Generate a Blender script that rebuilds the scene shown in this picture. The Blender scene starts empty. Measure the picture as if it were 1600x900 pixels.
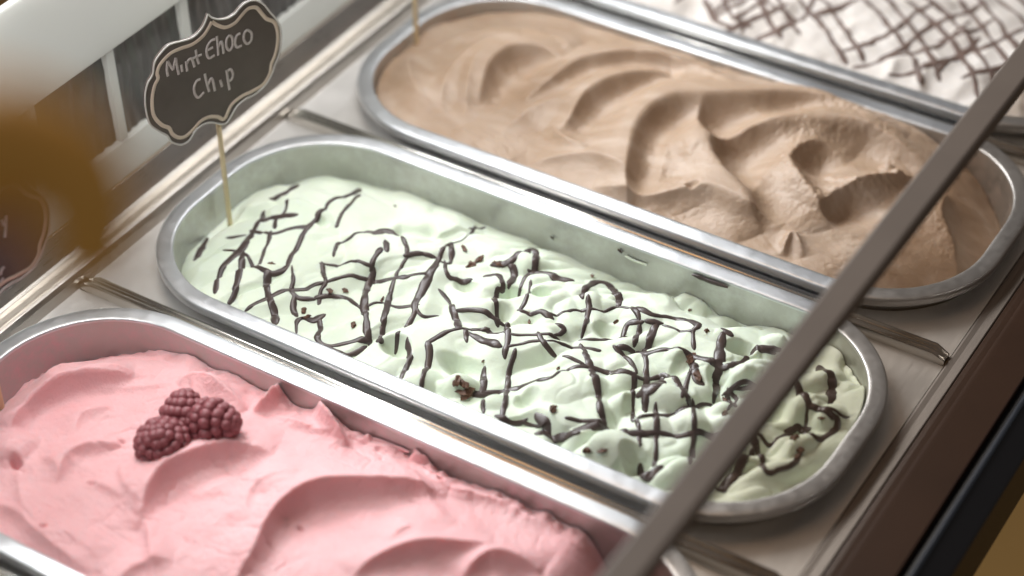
import bpy, bmesh, math, random
import numpy as np
from mathutils import Matrix, Vector

random.seed(11)
MM = 0.001
sc = bpy.context.scene
COL = sc.collection

# ---------------------------------------------------------------- camera
cd = bpy.data.cameras.new('camera')
cam = bpy.data.objects.new('camera', cd)
COL.objects.link(cam)
cam.matrix_world = Matrix(((0.844770, -0.333344, 0.418623, 0.389773),
                           (0.534866, 0.550499, -0.640991, -0.590990),
                           (-0.016782, 0.765397, 0.643339, 0.603943),
                           (0, 0, 0, 1)))
cd.lens, cd.sensor_width = 71.123, 36
cd.clip_start, cd.clip_end = 0.01, 20
cd.dof.use_dof = True
cd.dof.focus_distance = 0.925
cd.dof.aperture_fstop = 4.0
cd.dof.aperture_blades = 0
sc.camera = cam

# ---------------------------------------------------------------- world, lamps, exposure
w = bpy.data.worlds.new('World'); sc.world = w; w.use_nodes = True
bg = w.node_tree.nodes['Background']
bg.inputs[0].default_value = (0.15, 0.14, 0.135, 1); bg.inputs[1].default_value = 1.0


def area(name, loc, target, sx, sy, power, color):
    l = bpy.data.lights.new(name, 'AREA'); l.shape = 'RECTANGLE'; l.size, l.size_y = sx, sy
    l.energy = power; l.color = color
    o = bpy.data.objects.new(name, l); COL.objects.link(o); o.location = loc
    o.rotation_euler = (Vector(target) - Vector(loc)).to_track_quat('-Z', 'Y').to_euler()
    return o


area('case_lamp', (-0.168, 0.07, 0.285), (-0.11, 0.07, 0.0), 0.80, 0.05, 1.85, (0.98, 0.99, 1.0))
area('window_light', (-0.95, 0.42, 0.80), (0.0, 0.05, 0.0), 0.5, 0.5, 16.0, (0.95, 0.98, 1.0))
area('warm_lamp', (-0.28, 0.12, 1.1), (-0.1, 0.1, 0.0), 0.45, 0.5, 1.2, (1.0, 0.52, 0.18))
sc.view_settings.view_transform = 'Standard'
sc.view_settings.look = 'None'
sc.view_settings.exposure = 0.0
sc.view_settings.gamma = 1.0
sc.render.engine = 'CYCLES'
sc.cycles.use_denoising = True
sc.cycles.max_bounces = 8


# ---------------------------------------------------------------- materials
def mat(name):
    m = bpy.data.materials.new(name); m.use_nodes = True
    nt = m.node_tree
    return m, nt, nt.nodes['Principled BSDF']


def link(nt, a, b):
    nt.links.new(a, b)


def noise(nt, scale, detail=3, rough=.55, coord='Object', stretch=None):
    tc = nt.nodes.new('ShaderNodeTexCoord'); n = nt.nodes.new('ShaderNodeTexNoise')
    n.inputs['Scale'].default_value = scale; n.inputs['Detail'].default_value = detail; n.inputs['Roughness'].default_value = rough
    if stretch:
        mp = nt.nodes.new('ShaderNodeMapping'); mp.inputs['Scale'].default_value = stretch
        link(nt, tc.outputs[coord], mp.inputs[0]); link(nt, mp.outputs[0], n.inputs[0])
    else:
        link(nt, tc.outputs[coord], n.inputs[0])
    return n


def ramp(nt, fac, stops):
    r = nt.nodes.new('ShaderNodeValToRGB')
    el = r.color_ramp.elements
    el[0].position, el[0].color = stops[0][0], (*stops[0][1], 1)
    el[1].position, el[1].color = stops[-1][0], (*stops[-1][1], 1)
    for p, c in stops[1:-1]:
        e = el.new(p); e.color = (*c, 1)
    link(nt, fac, r.inputs[0])
    return r


def bump(nt, bsdf, heights, strength, dist):
    b = nt.nodes.new('ShaderNodeBump'); b.inputs['Strength'].default_value = strength; b.inputs['Distance'].default_value = dist
    link(nt, heights, b.inputs['Height']); link(nt, b.outputs[0], bsdf.inputs['Normal'])
    return b


def steel(name, col=(.62, .60, .57), rough=.34, stretch=(4, 60, 60), spread=.14, metal=1.0):
    m, nt, b = mat(name)
    b.inputs['Metallic'].default_value = metal
    n = noise(nt, 18, 4, .6, stretch=stretch)
    n2 = noise(nt, 22, 3)
    mx = nt.nodes.new('ShaderNodeMath'); mx.operation = 'ADD'
    link(nt, n.outputs['Fac'], mx.inputs[0]); link(nt, n2.outputs['Fac'], mx.inputs[1])
    mr = nt.nodes.new('ShaderNodeMapRange'); mr.inputs[1].default_value = .6; mr.inputs[2].default_value = 1.4
    mr.inputs[3].default_value = rough - spread / 2; mr.inputs[4].default_value = rough + spread / 2
    link(nt, mx.outputs[0], mr.inputs[0]); link(nt, mr.outputs[0], b.inputs['Roughness'])
    c = ramp(nt, n2.outputs['Fac'], [(.3, tuple(v * .88 for v in col)), (.7, col)])
    link(nt, c.outputs[0], b.inputs['Base Color'])
    bump(nt, b, n.outputs['Fac'], .06, .0004)
    return m


def frosted_wall(name, tint, amount):
    """pan wall: steel with a cloudy film of ice cream on it"""
    m, nt, b = mat(name)
    n = noise(nt, 26, 5, .62)
    n2 = noise(nt, 190, 3, .7)
    mul = nt.nodes.new('ShaderNodeMath'); mul.operation = 'MULTIPLY'
    link(nt, n.outputs['Fac'], mul.inputs[0]); link(nt, n2.outputs['Fac'], mul.inputs[1])
    r = ramp(nt, mul.outputs[0], [(.18, (.0, .0, .0)), (.40, (1, 1, 1))])
    mr = nt.nodes.new('ShaderNodeMapRange'); mr.inputs[3].default_value = .92; mr.inputs[4].default_value = .92 - amount
    link(nt, r.outputs[0], mr.inputs[0]); link(nt, mr.outputs[0], b.inputs['Metallic'])
    c = ramp(nt, mul.outputs[0], [(.2, (.47, .465, .45)), (.42, tint)])
    link(nt, c.outputs[0], b.inputs['Base Color'])
    b.inputs['Roughness'].default_value = .42
    bump(nt, b, n2.outputs['Fac'], .12, .0005)
    return m


def cream(name, stops, radius, spec=.3, rough=.55, grain=.25, streak=None, sss=.2, scale=.003):
    m, nt, b = mat(name)
    if streak:
        n = noise(nt, streak, 3, .5, stretch=(1, 2.2, 2))
        n.inputs['Distortion'].default_value = 1.6
    else:
        n = noise(nt, 28, 3, .5)
    c = ramp(nt, n.outputs['Fac'], stops)
    link(nt, c.outputs[0], b.inputs['Base Color'])
    b.inputs['Roughness'].default_value = rough
    b.inputs['Specular IOR Level'].default_value = spec
    b.inputs['Subsurface Weight'].default_value = sss
    b.inputs['Subsurface Radius'].default_value = radius
    b.inputs['Subsurface Scale'].default_value = scale
    g = noise(nt, 700, 4, .7)
    g2 = noise(nt, 190, 3, .6)
    ad = nt.nodes.new('ShaderNodeMath'); ad.operation = 'ADD'
    link(nt, g.outputs['Fac'], ad.inputs[0]); link(nt, g2.outputs['Fac'], ad.inputs[1])
    bump(nt, b, ad.outputs[0], grain, .0009)
    return m


def plain(name, col, rough=.5, metal=0, spec=.5, var=.12, vscale=40):
    m, nt, b = mat(name)
    n = noise(nt, vscale, 3)
    c = ramp(nt, n.outputs['Fac'], [(.3, tuple(v * (1 - var) for v in col)), (.7, tuple(min(1, v * (1 + var)) for v in col))])
    link(nt, c.outputs[0], b.inputs['Base Color'])
    b.inputs['Roughness'].default_value = rough; b.inputs['Metallic'].default_value = metal
    b.inputs['Specular IOR Level'].default_value = spec
    return m


M = {}
M['steel'] = steel('brushed_steel')
M['plate'] = steel('steel_plate', (.80, .785, .76), .42, (40, 3, 40), .26, .70)
M['rim'] = steel('rim_steel', (.66, .68, .70), .38, (14, 14, 14), .24, .93)
M['strip'] = steel('strip_steel', (.74, .71, .66), .18, (3, 60, 60), .06, 1)
M['rail'] = steel('rail_steel', (.60, .56, .51), .30, (60, 3, 60), .1)
M['dull'] = steel('dull_steel', (.26, .24, .225), .6, (60, 3, 60), .08)
M['wall_mint'] = frosted_wall('wall_mint', (.56, .58, .555), .22)
M['wall_berry'] = frosted_wall('wall_berry', (.56, .42, .44), .4)
M['wall_mocha'] = frosted_wall('wall_mocha', (.50, .42, .37), .3)
M['wall_white'] = frosted_wall('wall_white', (.62, .60, .58), .25)
M['mint'] = cream('mint_cream', [(.3, (.68, .78, .63)), (.7, (.75, .82, .70))], (1.0, .9, .5))
M['mocha'] = cream('mocha_cream', [(.3, (.37, .255, .168)), (.5, (.42, .30, .21)), (.7, (.50, .385, .295))], (1.0, .55, .3), streak=16, grain=.35, spec=.55, rough=.46)
M['berry'] = cream('berry_cream', [(.3, (.82, .43, .445)), (.7, (.85, .50, .515))], (1.0, .35, .3), grain=.65, spec=.55, rough=.48, sss=.35, scale=.004)
M['white'] = cream('vanilla_cream', [(.35, (.62, .575, .53)), (.6, (.71, .67, .63))], (1, .8, .6))
M['choc'] = plain('dark_chocolate', (.066, .047, .043), .33, 0, .45, .15, 120)
M['choc_pale'] = plain('pale_chocolate', (.15, .10, .082), .5, 0, .4, .2, 120)
M['chip'] = plain('chocolate_flake', (.11, .055, .034), .55, 0, .4, .5, 500)
M['drupe'] = plain('raspberry_skin', (.25, .072, .082), .45, 0, .5, .35, 260)
M['core'] = plain('raspberry_core', (.20, .05, .06), .6)
M['wood'] = plain('pale_wood', (.74, .62, .40), .6, 0, .3, .1, 60)
M['board'] = plain('black_acrylic', (.10, .080, .070), .4, 0, .25, .2, 30)
M['chalk'] = plain('chalk_ink', (.50, .46, .44), .8, 0, .2, .2, 900)
M['border'] = plain('cream_print', (.62, .52, .42), .5)
M['edge'] = plain('clear_edge_highlight', (.55, .53, .50), .15, 0, .8)  # pale colour paints the white highlight round the sign's clear rim
M['panel'] = plain('panel_enamel', (.62, .62, .585), .3, 0, .5, .06, 8)
nt = M['panel'].node_tree
tl = nt.nodes.new('ShaderNodeBsdfTranslucent'); tl.inputs[0].default_value = (.88, .89, .86, 1)
mxp = nt.nodes.new('ShaderNodeMixShader'); mxp.inputs[0].default_value = .55
link(nt, nt.nodes['Principled BSDF'].outputs[0], mxp.inputs[1]); link(nt, tl.outputs[0], mxp.inputs[2])
link(nt, mxp.outputs[0], nt.nodes['Material Output'].inputs[0])
M['dark_pane'] = plain('dark_glass', (.10, .098, .095), .3, 0, .5, .2, 60)
M['bar'] = plain('bar_anodised', (.16, .13, .108), .5, 0, .4, .08, 20)
M['ledge'] = plain('brown_ledge', (.050, .026, .016), .35, 0, .4, .12, 20)
M['gasket'] = plain('black_gasket', (.004, .004, .006), .4, 0, .4)
M['highlight_bead'] = plain('gasket_highlight', (.035, .045, .065), .3, 0, .6)  # lighter blue-grey paints the highlight running along the gasket
M['amber'] = plain('amber_surface', (.85, .44, .09), .5, 0, .3, .2, 30)
M['floor'] = plain('floor_wood', (.34, .19, .055), .6, 0, .3, .12, 3)
M['dark'] = plain('dark_leak_block', (.05, .045, .042), .6)

m, nt, b = mat('tinted_glass')
nt.nodes.remove(b)
tr = nt.nodes.new('ShaderNodeBsdfTransparent'); tr.inputs[0].default_value = (.86, .82, .78, 1)
gl = nt.nodes.new('ShaderNodeBsdfGlossy'); gl.inputs['Roughness'].default_value = .03
mixn = nt.nodes.new('ShaderNodeMixShader'); mixn.inputs[0].default_value = .045
link(nt, tr.outputs[0], mixn.inputs[1]); link(nt, gl.outputs[0], mixn.inputs[2])
link(nt, mixn.outputs[0], nt.nodes['Material Output'].inputs[0])
M['glass'] = m


# ---------------------------------------------------------------- object helpers
def mesh_obj(name, verts, faces, material, parent=None, smooth=True, loc=None):
    me = bpy.data.meshes.new(name)
    me.from_pydata([tuple(float(c) * MM for c in v) for v in verts], [], faces)
    me.materials.append(material)
    if smooth:
        me.polygons.foreach_set('use_smooth', [True] * len(me.polygons))
    me.update()
    o = bpy.data.objects.new(name, me); COL.objects.link(o)
    if parent: o.parent = parent
    if loc: o.location = [c * MM for c in loc]
    return o


def tag(o, label=None, cat=None, group=None, kind=None):
    for k, v in (('label', label), ('category', cat), ('group', group), ('kind', kind)):
        if v: o[k] = v
    return o


def thing(name, loc, label, cat, group=None, rz=0):
    o = bpy.data.objects.new(name, None); COL.objects.link(o)
    o.empty_display_size = .01
    o.location = [c * MM for c in loc]; o.rotation_euler = (0, 0, math.radians(rz))
    return tag(o, label, cat, group)


def bevel(o, width, seg=2):
    md = o.modifiers.new('bevel', 'BEVEL'); md.width = width * MM; md.segments = seg; md.limit_method = 'ANGLE'
    md.angle_limit = math.radians(40)


def box(name, x0, x1, y0, y1, z0, z1, material, parent=None, bev=0):
    v = [(x, y, z) for z in (z0, z1) for x, y in ((x0, y0), (x1, y0), (x1, y1), (x0, y1))]
    f = [(3, 2, 1, 0), (4, 5, 6, 7), (0, 1, 5, 4), (1, 2, 6, 5), (2, 3, 7, 6), (3, 0, 4, 7)]
    o = mesh_obj(name, v, f, material, parent, smooth=False)
    if bev: bevel(o, bev)
    return o


def extrude_y(name, prof, y0, y1, material, parent=None, smooth=True, closed=True):
    """profile of (x, z) points swept along y"""
    n = len(prof)
    ny = 2
    v = [(x, y, z) for y in (y0, y1) for x, z in prof]
    rng = n if closed else n - 1
    f = [(i, (i + 1) % n, n + (i + 1) % n, n + i) for i in range(rng)]
    if closed: f += [tuple(range(n))[::-1], tuple(range(n, 2 * n))]
    o = mesh_obj(name, v, f, material, parent, smooth=False)
    if smooth: bevel(o, .5, 3)
    return o


def outline(o, n=40, L=None, W=None, r=None):
    """rounded rectangle offset outward by o; 4*n points"""
    L, W, r = L or PAN_L, W or PAN_W, r or PAN_R
    hx, hy, rr = L / 2 - r, W / 2 - r, r + o
    pts = []
    for q, (cx, cy) in enumerate(((hx, hy), (-hx, hy), (-hx, -hy), (hx, -hy))):
        for k in range(n):
            a = (q + k / (n - 1)) * math.pi / 2
            pts.append((cx + rr * math.cos(a), cy + rr * math.sin(a)))
    return pts


def lathe_outline(name, prof, material, parent, n=40, dents=0):
    """sweep (offset, z) round the opening; the straight sides get points of their own"""
    ref = outline(0, n); idx, m = [], len(ref)
    for k in range(m):
        d = math.dist(ref[k], ref[(k + 1) % m])
        q = max(1, int(d / 3.0))
        idx += [(k, s / q) for s in range(q)]
    v, f = [], []
    for o, z in prof:
        R_ = outline(o, n)
        for j, (k, s) in enumerate(idx):
            A_, B_ = R_[k], R_[(k + 1) % m]
            dz = dents * float(vnoise(np.array(j * .83), np.array(2.5 + o * .12))) if dents and z > -2 else 0
            v.append((A_[0] + (B_[0] - A_[0]) * s, A_[1] + (B_[1] - A_[1]) * s, z + dz))
    m = len(idx)
    for i in range(len(prof) - 1):
        for k in range(m):
            f.append((i * m + k, i * m + (k + 1) % m, (i + 1) * m + (k + 1) % m, (i + 1) * m + k))
    return mesh_obj(name, v, f, material, parent)


# ---------------------------------------------------------------- heightfields (millimetres, pan-local)
PAN_L, PAN_W, PAN_R = 340.0, 132.95, 52.75      # opening of a pan
PITCH, SKEW = 161.3, 2.87                        # row pitch of the pans


def rr_sdf(X, Y, L=PAN_L, W=PAN_W, r=PAN_R):
    qx, qy = np.abs(X) - (L / 2 - r), np.abs(Y) - (W / 2 - r)
    return np.hypot(np.maximum(qx, 0), np.maximum(qy, 0)) + np.minimum(np.maximum(qx, qy), 0) - r


_G = np.random.RandomState(7).uniform(-1, 1, (256, 256))


def vnoise(x, y):
    xi, yi = np.floor(x).astype(int), np.floor(y).astype(int)
    fx, fy = x - xi, y - yi
    fx, fy = fx ** 3 * (fx * (fx * 6 - 15) + 10), fy ** 3 * (fy * (fy * 6 - 15) + 10)
    g = lambda a, b: _G[(xi + a) % 256, (yi + b) % 256]
    return (g(0, 0) * (1 - fx) + g(1, 0) * fx) * (1 - fy) + (g(0, 1) * (1 - fx) + g(1, 1) * fx) * fy


def fbm(x, y, oct=3):
    s, a = 0, 1
    for k in range(oct):
        s = s + a * vnoise(x * 2 ** k + 17.3 * k, y * 2 ** k + 5.1 * k)
        a *= .5
    return s


def smooth_line(pts, step=2.0):
    P = np.array(pts, float)
    if len(P) < 3:
        n = max(3, int(np.linalg.norm(P[-1] - P[0]) / step) + 2)
        return P[0] + (P[-1] - P[0]) * np.linspace(0, 1, n)[:, None]
    E = np.vstack([2 * P[0] - P[1], P, 2 * P[-1] - P[-2]])
    out = []
    for i in range(1, len(E) - 2):
        n = max(2, int(np.linalg.norm(E[i + 1] - E[i]) / step) + 1)
        t = np.linspace(0, 1, n, endpoint=False)[:, None]
        a, b, c, d = E[i - 1], E[i], E[i + 1], E[i + 2]
        out.append(.5 * (2 * b + (c - a) * t + (2 * a - 5 * b + 4 * c - d) * t ** 2 + (3 * b - a - 3 * c + d) * t ** 3))
    out.append(P[-1:])
    return np.vstack(out)


def line_dist(X, Y, pts):
    """distance, side (+ = right hand), arc parameter 0..1"""
    L = smooth_line(pts, 3.0)
    best = np.full(X.shape, 1e9); side = np.ones(X.shape); par = np.zeros(X.shape)
    seg = np.linalg.norm(np.diff(L, axis=0), axis=1); cum = np.concatenate([[0], np.cumsum(seg)])
    for i in range(len(L) - 1):
        ax, ay = L[i]; dx, dy = L[i + 1] - L[i]; l2 = dx * dx + dy * dy + 1e-9
        t = np.clip(((X - ax) * dx + (Y - ay) * dy) / l2, 0, 1)
        ex, ey = X - ax - t * dx, Y - ay - t * dy
        d = ex * ex + ey * ey
        m = d < best
        best = np.where(m, d, best)
        side = np.where(m, np.where(dx * ey - dy * ex > 0, -1.0, 1.0), side)
        par = np.where(m, (cum[i] + t * seg[i]) / cum[-1], par)
    return np.sqrt(best), side, par


def sstep(a, b, x):
    t = np.clip((x - a) / (b - a), 0, 1)
    return t * t * (3 - 2 * t)


def carve(H, X, Y, feats):
    for f in feats:
        if f[0] == 'ridge':          # rises softly on the left hand, drops steeply on the right hand, trough beyond it
            _, pts, A, wl, wr, trough, crumb = f
            d, s, t = line_dist(X, Y, pts)
            tp = np.sin(np.pi * np.clip(t, 0.001, .999)) ** .75
            if crumb:
                d = np.maximum(d + crumb * .5 * vnoise(X * .9, Y * .9), 0)
            T = trough * A
            left = np.exp(-(d / wl) ** 1.25)
            wv = wr * (.55 + .6 * tp)
            right = (1 + trough) * np.exp(-(d / (1.15 * wv)) ** 1.2) - trough * np.exp(-(d / (3.2 * wr)) ** 1.5)
            H = H + A * tp * np.where(s < 0, left, right)
            if crumb:
                H = H + crumb * np.exp(-(d / (wr * 1.1)) ** 2) * tp * (vnoise(X * 1.15, Y * 1.15) * .6 + vnoise(X * .6, Y * .6) * .6)
        elif f[0] == 'groove':
            _, pts, A, w = f
            d, s, t = line_dist(X, Y, pts)
            H = H - A * np.exp(-(d / w) ** 2) * sstep(0, .2, t) * sstep(1, .8, t)
        else:                        # lump / hollow: an ellipse with radii ra, rb turned by ang
            _, (cx, cy), ra, rb, ang, A = f
            c, s = math.cos(math.radians(ang)), math.sin(math.radians(ang))
            ux, uy = (X - cx) * c + (Y - cy) * s, -(X - cx) * s + (Y - cy) * c
            wob = 1 + .22 * vnoise(X * .11 + 3, Y * .11 + cx)
            q = np.clip(1 - ((ux / ra) ** 2 + (uy / rb) ** 2) * wob, 0, 1)
            H = H + A * (q ** 1.15 if A > 0 else q ** 1.4)
    return H


def base_profile(X, Y, zc, near, far, left, right, wd):
    w = np.maximum(-rr_sdf(X, Y), 0)
    ty = sstep(-.5, .5, Y / PAN_W)
    zw = near + (far - near) * ty
    zw = zw + (left - zw) * sstep(-95, -165, X)
    zw = zw + (right - zw) * sstep(95, 165, X)
    return zc + (zw - zc) * np.exp(-(w / wd) ** 1.25)


def height(kind, X, Y):
    X, Y = np.asarray(X, float), np.asarray(Y, float)
    wx, wy = X + 6 * vnoise(X * .03, Y * .03 + 9), Y + 6 * vnoise(X * .03 + 4, Y * .03)
    if kind == 'mint':
        H = base_profile(X, Y, -9, -10, -21, -22, -9, 20)
        amp = 1.15 + 1.1 * sstep(-90, 100, X)
        ca, sa = .84, .54                              # lobes lie along the spatula strokes
        ux, uy = wx * ca - wy * sa, wx * sa + wy * ca
        lobes = np.abs(vnoise(ux * .050 + 8, uy * .030)) + .35 * np.abs(vnoise(ux * .105 + 31, uy * .07 + 4))
        H = H + amp * (.9 * fbm(wx * .04, wy * .05, 2) + 4.6 * np.minimum(lobes, .75) - 1.3)
        H = H + .12 * vnoise(X * .25, Y * .25)
    elif kind == 'mocha':
        H = base_profile(X, Y, -4.5, -6, -6, -9, -19, 16)
        H = H + .9 * fbm(wx * .028, wy * .04, 2) + .10 * vnoise(X * .3, Y * .5)
        H = H - 9 * sstep(118, 165, X)
    elif kind == 'berry':
        H = base_profile(X, Y, -5, -7, -13, -26, -16, 17)
        H = H + .9 * fbm(wx * .03, wy * .035, 2) + .12 * vnoise(X * .25, Y * .4)
        H = H - 22 * sstep(112, 140, X + .12 * (Y + 20) + 5 * vnoise(Y * .05, Y * 0 + 2.5))
    else:
        H = base_profile(X, Y, 1, -5, -5, -9, -6, 17)
        H = H + 2.2 * fbm(wx * .04, wy * .05, 2) - 2.4 * np.abs(vnoise(wx * .055, wy * .06)) + .3 * vnoise(X * .2, Y * .2)
    H = carve(H, X, Y, FEATS.get(kind, []))
    # fine wrinkles left by the spatula
    if kind in ('berry', 'mocha'):
        q = vnoise(wx * .05 + 40, wy * .085 + 3) + .35 * vnoise(X * .16, Y * .2 + 9)
        mk = sstep(.0, .5, vnoise(X * .035 + 70, Y * .04))
        e = np.exp(-np.maximum(-rr_sdf(X, Y), 0) / 4.5) * sstep(-10, 30, Y)      # ragged edge along the far wall
        H = H + e * (4.0 if kind == 'berry' else 1.0) * (np.maximum(vnoise(X * .13 + 5, Y * .02), 0) * 1.6 + vnoise(X * .33, Y * .3) * .6)
        H = H + .55 * fbm(wx * .075 + 20, wy * .09, 2)
        H = H - (1.0 if kind == 'berry' else .5) * mk * np.exp(-np.abs(q) / .045)
        H = H + (.20 if kind == 'berry' else .14) * mk * vnoise(X * .5 + Y * .2, Y * .7) + .05 * vnoise(X * 1.1, Y * 1.2)
    # keep the surface inside the opening close to the wall
    w = -rr_sdf(X, Y)
    return np.where(H > 3, 3 + 6 * np.tanh((H - 3) / 6), H)


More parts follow.
